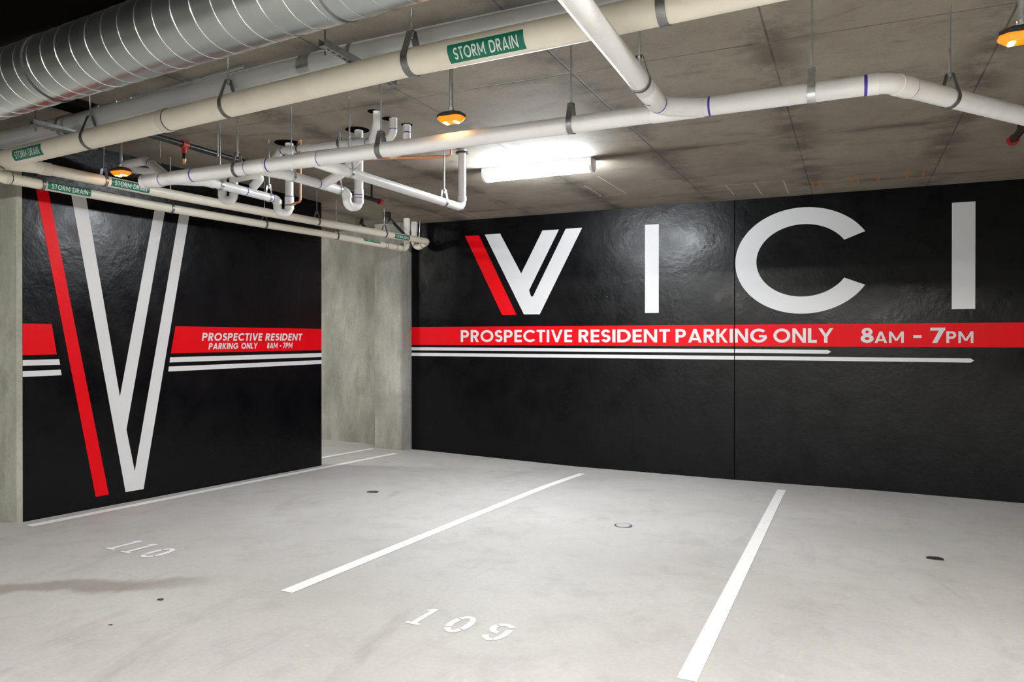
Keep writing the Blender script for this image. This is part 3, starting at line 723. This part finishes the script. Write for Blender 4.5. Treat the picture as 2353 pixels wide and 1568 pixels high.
g = MB(); g.ring(r0, Vector((0, 1, 0)), .045, .055); g.tube([r0+Vector((-.05, 0, 0)), r0+Vector((.05, 0, 0))], .014, 10); g.build('end_coupling', M['redfit'], FR, True)
g = MB(); g.tube([r0-Vector((0, .25, 0)), Vector((r0.x, r0.y-.25, ceil_z(r0.x, r0.y)))], .012, 10); g.build('hanger_stub', M['blackpipe'], FR, True)
# -- copper
k0, k1 = aZ(800, 365, 1.775), aZ(1036, 359, 1.775)
g = MB(); g.tube(fillet([k0, k1, Vector((k1.x, k1.y, ceil_z(k1.x, k1.y)))], .03), .010, 12)
tag(g.build('copper_pipe', M['copper'], None, True), 'copper tube under the slab that turns up into the ceiling', 'pipe')
g = MB(); g.tube([k0+Vector((0, .045, .0)), aZ(1016, 359.5, 1.775)+Vector((0, .045, 0))], .008, 12)
tag(g.build('copper_pipe', M['copper'], None, True), 'second copper tube lying right behind the one that turns up', 'pipe')
c = aD(690, 463, 6.95); CU = thing('copper_pipe', (c.x, c.y, ceil_z(c.x, c.y)), 'vertical copper tube joining the left white trap riser', 'pipe')
e2 = Vector((ce1.x+.045, ce1.y-.01, c.z-.012))
run(CU, 'tube', [Vector((c.x, c.y, ceil_z(c.x, c.y))), c, e2], .011, M['copper'], R=.02, n=12)
g = MB(); g.tube([e2+(c-e2)*.35, e2], .014, 10); g.build('brass_nut', M['brass'], CU, True)
# -- braces at the corner
def brace(p, q, label):
    a = onC(*p); th = thing('brace', a, label, 'bracket')
    g = MB(); g.tube([a-Vector((0, 0, .05)), q], .022, 14); g.build('rod', M['blackpipe'], th, True)
    g = MB(); g.box(a.x-.05, a.x+.05, a.y-.04, a.y+.04, a.z-.09, a.z); g.build('ceiling_bracket', M['blackpipe'], th, bevel=.008)
    g = MB(); g.ring(a-Vector((0, 0, .07))+(q-a).normalized()*.1, (q-a), .034, .06); g.build('clamp', M['dsteel'], th, True)
brace((889, 488), aD(930, 540, 11.45), 'long black brace slanting down to the drain elbow beside the column')
brace((826, 503), aD(856, 538, 11.1), 'short black brace slanting down behind the drain pipes')

# -- hangers
H1 = 'hangers on the large cream pipe'
hanger(MAIN, 944, R6, 'wide strap hanger on the large cream pipe, left of its upper label', bw=.045, yoke=.09, rodr=.008)
hanger(MAIN, 520, R6, 'strap hanger halfway along the large cream pipe', yoke=.09, bw=.03)
hanger(MAIN, 208, R6, 'strap hanger on the left part of the large cream pipe', yoke=.09, bw=.03)
hanger(MAIN, 1525, R6, 'wide strap hanger on the large cream pipe at the top edge', bw=.045, rodr=.008)
hanger(BP, 237, RB, 'hanger on the upper wall drain just left of its first green label')
hanger(BP, 727, RB, 'hanger on the upper wall drain at the right end of the left wall')
hanger(BP, 883, RB, 'hanger on the upper wall drain just left of the farthest label')
hanger(BP, 955, RB, 'hanger on the upper wall drain next to its end elbow', bw=.02)
hanger(AP, 96, RA, 'hanger on the lower wall drain just left of its green label', rod=True)
hanger(AP, 391, RA, 'hanger on the lower wall drain above the white letter V')
hanger(AP, 607, RA, 'hanger on the lower wall drain right of the white letter V')
hanger(AP, 773, RA, 'hanger on the lower wall drain in front of the back wall')
hanger(P3, 548, R4, 'hanger on the white main beside the black sprinkler pipe')
hanger(P3, 880, R4, 'broad strap hanger on the white main above the copper tubes', bw=.04)
hanger(P3, 1303, R4, 'strap hanger on the white main above the lit lamp', bw=.035)
hanger(P3, 1863, R4, 'bright hanger on the white main right of the wye', bw=.04, m='steel')
hanger(P3, 2182, R4, 'hanger on the white pipe beyond the right elbow', bw=.03)
hanger(PD, 185, R4, 'hanger on the white cross pipe near the wye', axis='y', bw=.03)
hanger(P4, 505, R2, 'bright clamp hanger on the first branch from the left', m='steel', bw=.03)
hanger(P4, 616, R2, 'clamp hanger beside the left large trap', m='steel', bw=.02)
hanger(P5, 668, R2, 'bright clamp hanger at the start of the middle branch', m='steel', bw=.03)
hanger(P5, 777, R2, 'clamp hanger beside the middle trap', m='steel', bw=.02)
hanger(P6, 800, .038, 'bright clamp hanger at the start of the longest branch', m='steel', bw=.025)
hanger(P6, 1018, .038, 'clamp hanger near the far elbow of the longest branch', m='steel', bw=.025)
hanger(VR, 686, .034, 'small hanger on the vent run near the left ceiling hole', bw=.02, yoke=.03)
hanger(VR, 782, .034, 'small hanger on the vent run near the right ceiling hole', bw=.02, yoke=.03)
def rod(px, y0, D, label, y1=None):
    a = aD(px, y0, D); g = MB(); g.tube([a, Vector((a.x, a.y, ceil_z(a.x, a.y)))], .006, 10)
    tag(g.build('threaded_rod', M['steel'], None, True), label, 'rod')
rod(500, 360, 6.2, 'bare steel rod hanging left of the black sprinkler pipe clamp')
rod(368, 376, 6.9, 'thin steel rod hanging behind the elbow at the capped pipe end')

# ================================================================ LAMPS
def fluoro(cx, cy, label, seen=True, rear='lens_rear'):
    L, W, Hh = 1.27, .17, .10; z = ceil_z(cx, cy)
    th = thing('fluorescent_lamp', (cx, cy, z), label, 'lamp')
    g = MB(); g.box(cx-L/2, cx+L/2, cy-W/2, cy+W/2, z-.04, z); g.build('housing', M['lampbody'], th)
    pf = [(-W/2+.004, 0)]+[(-(W/2-.004)*math.cos(a), -Hh*math.sin(a)**.6) for a in [math.radians(k) for k in range(15, 166, 15)]]+[(W/2-.004, 0)]
    g = MB(); nn = len(pf); v = [(x, cy+a, z-.038+b) for x in (cx-L/2+.03, cx+L/2-.03) for a, b in pf]
    g.add(v, [(i, i+1, i+1+nn, i+nn) for i in range(nn-1)]+[tuple(range(nn)), tuple(range(2*nn-1, nn-1, -1))])
    g.build('lens', M['lens' if seen else rear], th, True)
    for s_ in (-1, 1):
        g = MB(); x = cx+s_*(L/2-.015); pf2 = [(a*1.03, b*1.03) for a, b in pf]; v = [(x+d_, cy+a, z-.038+b) for d_ in (-.015, .015) for a, b in pf2]
        g.add(v, [(i, (i+1) % nn, (i+1) % nn+nn, i+nn) for i in range(nn)]+[tuple(range(nn)), tuple(range(2*nn-1, nn-1, -1))]); g.build('end_cap', M['lampbody'], th)
fluoro(-3.09, 7.33, 'lit fluorescent ceiling lamp, glaring white, near the back wall')
fluoro(.2, -.6, 'fluorescent ceiling lamp right behind the camera', False)
fluoro(3.4, .9, 'added fluorescent fill lamp, unseen behind the camera on the right', False)  # added fill to brighten the right floor and lettering
fluoro(-4.0, -3.5, 'added fluorescent fill lamp, unseen behind the camera on the left', False)  # added fill for the pipes and wall end on the left
fluoro(-10.5, 6.6, 'added fluorescent fill lamp, unseen in the bay behind the left wall', False, 'lens_fill')  # added only to light the back wall and column
def beacon(px, py, D, label, s=1.0):
    c = aD(px, py, D); z = ceil_z(c.x, c.y); th = thing('warning_light', (c.x, c.y, z), label, 'lamp', None)
    hw, hd = .092*s, .062*s; k = .03*s
    def octo(a, b, zz, kk): return [(c.x+x, c.y+y, c.z+zz) for x, y in ((-a, -b+kk), (-a+kk, -b), (a-kk, -b), (a, -b+kk), (a, b-kk), (a-kk, b), (-a+kk, b), (-a, b-kk))]
    def loft(rings):
        g = MB(); v = sum(rings, []); F = []
        for i in range(len(rings)-1): F += [(i*8+j, i*8+(j+1) % 8, (i+1)*8+(j+1) % 8, (i+1)*8+j) for j in range(8)]
        F += [tuple(range(8)), tuple(range(len(v)-1, len(v)-9, -1))]; g.add(v, F); return g
    loft([octo(hw*.75, hd*.7, .040, k), octo(hw, hd, .024, k), octo(hw, hd, .006, k)]).build('housing', M['dark'], th)
    loft([octo(hw*.98, hd*.98, .006, k), octo(hw*.95, hd*.95, -.004, k), octo(hw*.66, hd*.6, -.026, k*.6)]).build('amber_lens', M['amber'], th)
    for sx in (-1, 1):
        for sy in (-1, 1):
            g = MB(); p = Vector((c.x+sx*hw*.42, c.y+sy*hd*.28, c.z-.023)); g.tube([p, p-Vector((0, 0, .006))],   .014*s, 12); g.build('led', M['led'], th)
    g = MB(); g.tube([(c.x, c.y, c.z+.06), (c.x, c.y, z)], .0135, 16); g.build('stem', M['steel'], th, True)
    g = MB(); g.tube([(c.x, c.y, c.z+.036), (c.x, c.y, c.z+.062), (c.x, c.y, c.z+.070)], .015, 16, True, [.0185, .0185, .021]); g.build('collar', M['steel'], th, True)
    g = MB(); g.tube([(c.x, c.y, z-.02), (c.x, c.y, z)], .04, 20); g.build('ceiling_plate', M['steel'], th, True)
beacon(1037, 273, 4.85, 'amber warning light hanging from the ceiling left of the lit lamp')
beacon(278, 397, 6.6, 'amber warning light hanging over the left wall drains')
beacon(2347, 84, 3.35, 'amber warning light cut by the right edge of the photo')

# ================================================================ SMALL THINGS ON THE FLOOR
def chip(px, py, w_, h_, rot, m, name, label, cat, th=.006):
    p = onF(px, py); g = MB(); c, s_ = math.cos(rot), math.sin(rot); base = [(-1, -.7), (-.3, -1), (.9, -.85), (1, .3), (.5, 1), (-.6, .8), (-1, .2)]
    V = []
    for zz in (0, 1):
        for i, (x, y) in enumerate(base):
            X = p.x+(x*c*w_-y*s_*h_)/2; Y = p.y+(x*s_*w_+y*c*h_)/2; V.append((X, Y, floor_z(X, Y)+.001+zz*th*(.5+.5*((i*37) % 5)/4)))
    nn = len(base); g.add(V, [tuple(range(nn)), tuple(range(2*nn-1, nn-1, -1))]+[(i, (i+1) % nn, (i+1) % nn+nn, i+nn) for i in range(nn)])
    tag(g.build(name, M[m]), label, cat)
chip(857, 1131, .13, .11, .4, 'debris', 'tape_scrap', 'dark scrap on the floor left of the first stall line', 'litter')
chip(2148, 1284, .13, .11, .1, 'debris', 'tape_scrap', 'dark scrap on the floor at the far right', 'litter')
chip(369, 1379, .035, .03, .3, 'leaf', 'dry_leaf', 'small dark dry leaf below the brown floor stain', 'leaf')
chip(254, 1437, .025, .012, .3, 'leaf', 'dry_leaf', 'tiny dark fleck on the floor at the lower left', 'leaf', .003)
p = onF(1432, 1209); DR = thing('floor_cleanout', (p.x, p.y, p.z), 'small round metal cleanout cover set in the floor', 'drain cover')
g = MB(); g.tube([p+Vector((0, 0, .001)), p+Vector((0, 0, .005))], .085, 32); g.build('rim', M['dsteel'], DR)
g = MB(); g.tube([p+Vector((0, 0, .004)), p+Vector((0, 0, .008))], .068, 32); g.build('lid', M['galv'], DR)

# repeats of one kind share a group
GROUPS = {'pipe_hanger': 'strap hangers holding the pipes', 'fluorescent_lamp': 'fluorescent ceiling lamps', 'warning_light': 'amber warning lights',
          'strut_channel': 'strut channels under the galvanised duct pipe', 'brace': 'black braces by the column', 'threaded_rod': 'bare threaded rods',
          'storm_drain_pipe': 'cream storm drain pipes', 'fire_pipe': 'black fire pipes', 'copper_pipe': 'copper tubes', 'tape_scrap': 'dark scraps on the floor', 'dry_leaf': 'dark flecks on the floor'}
for o in bpy.data.objects:
    k = o.name.split('.')[0]
    if o.parent is None and k in GROUPS: o['group'] = GROUPS[k]
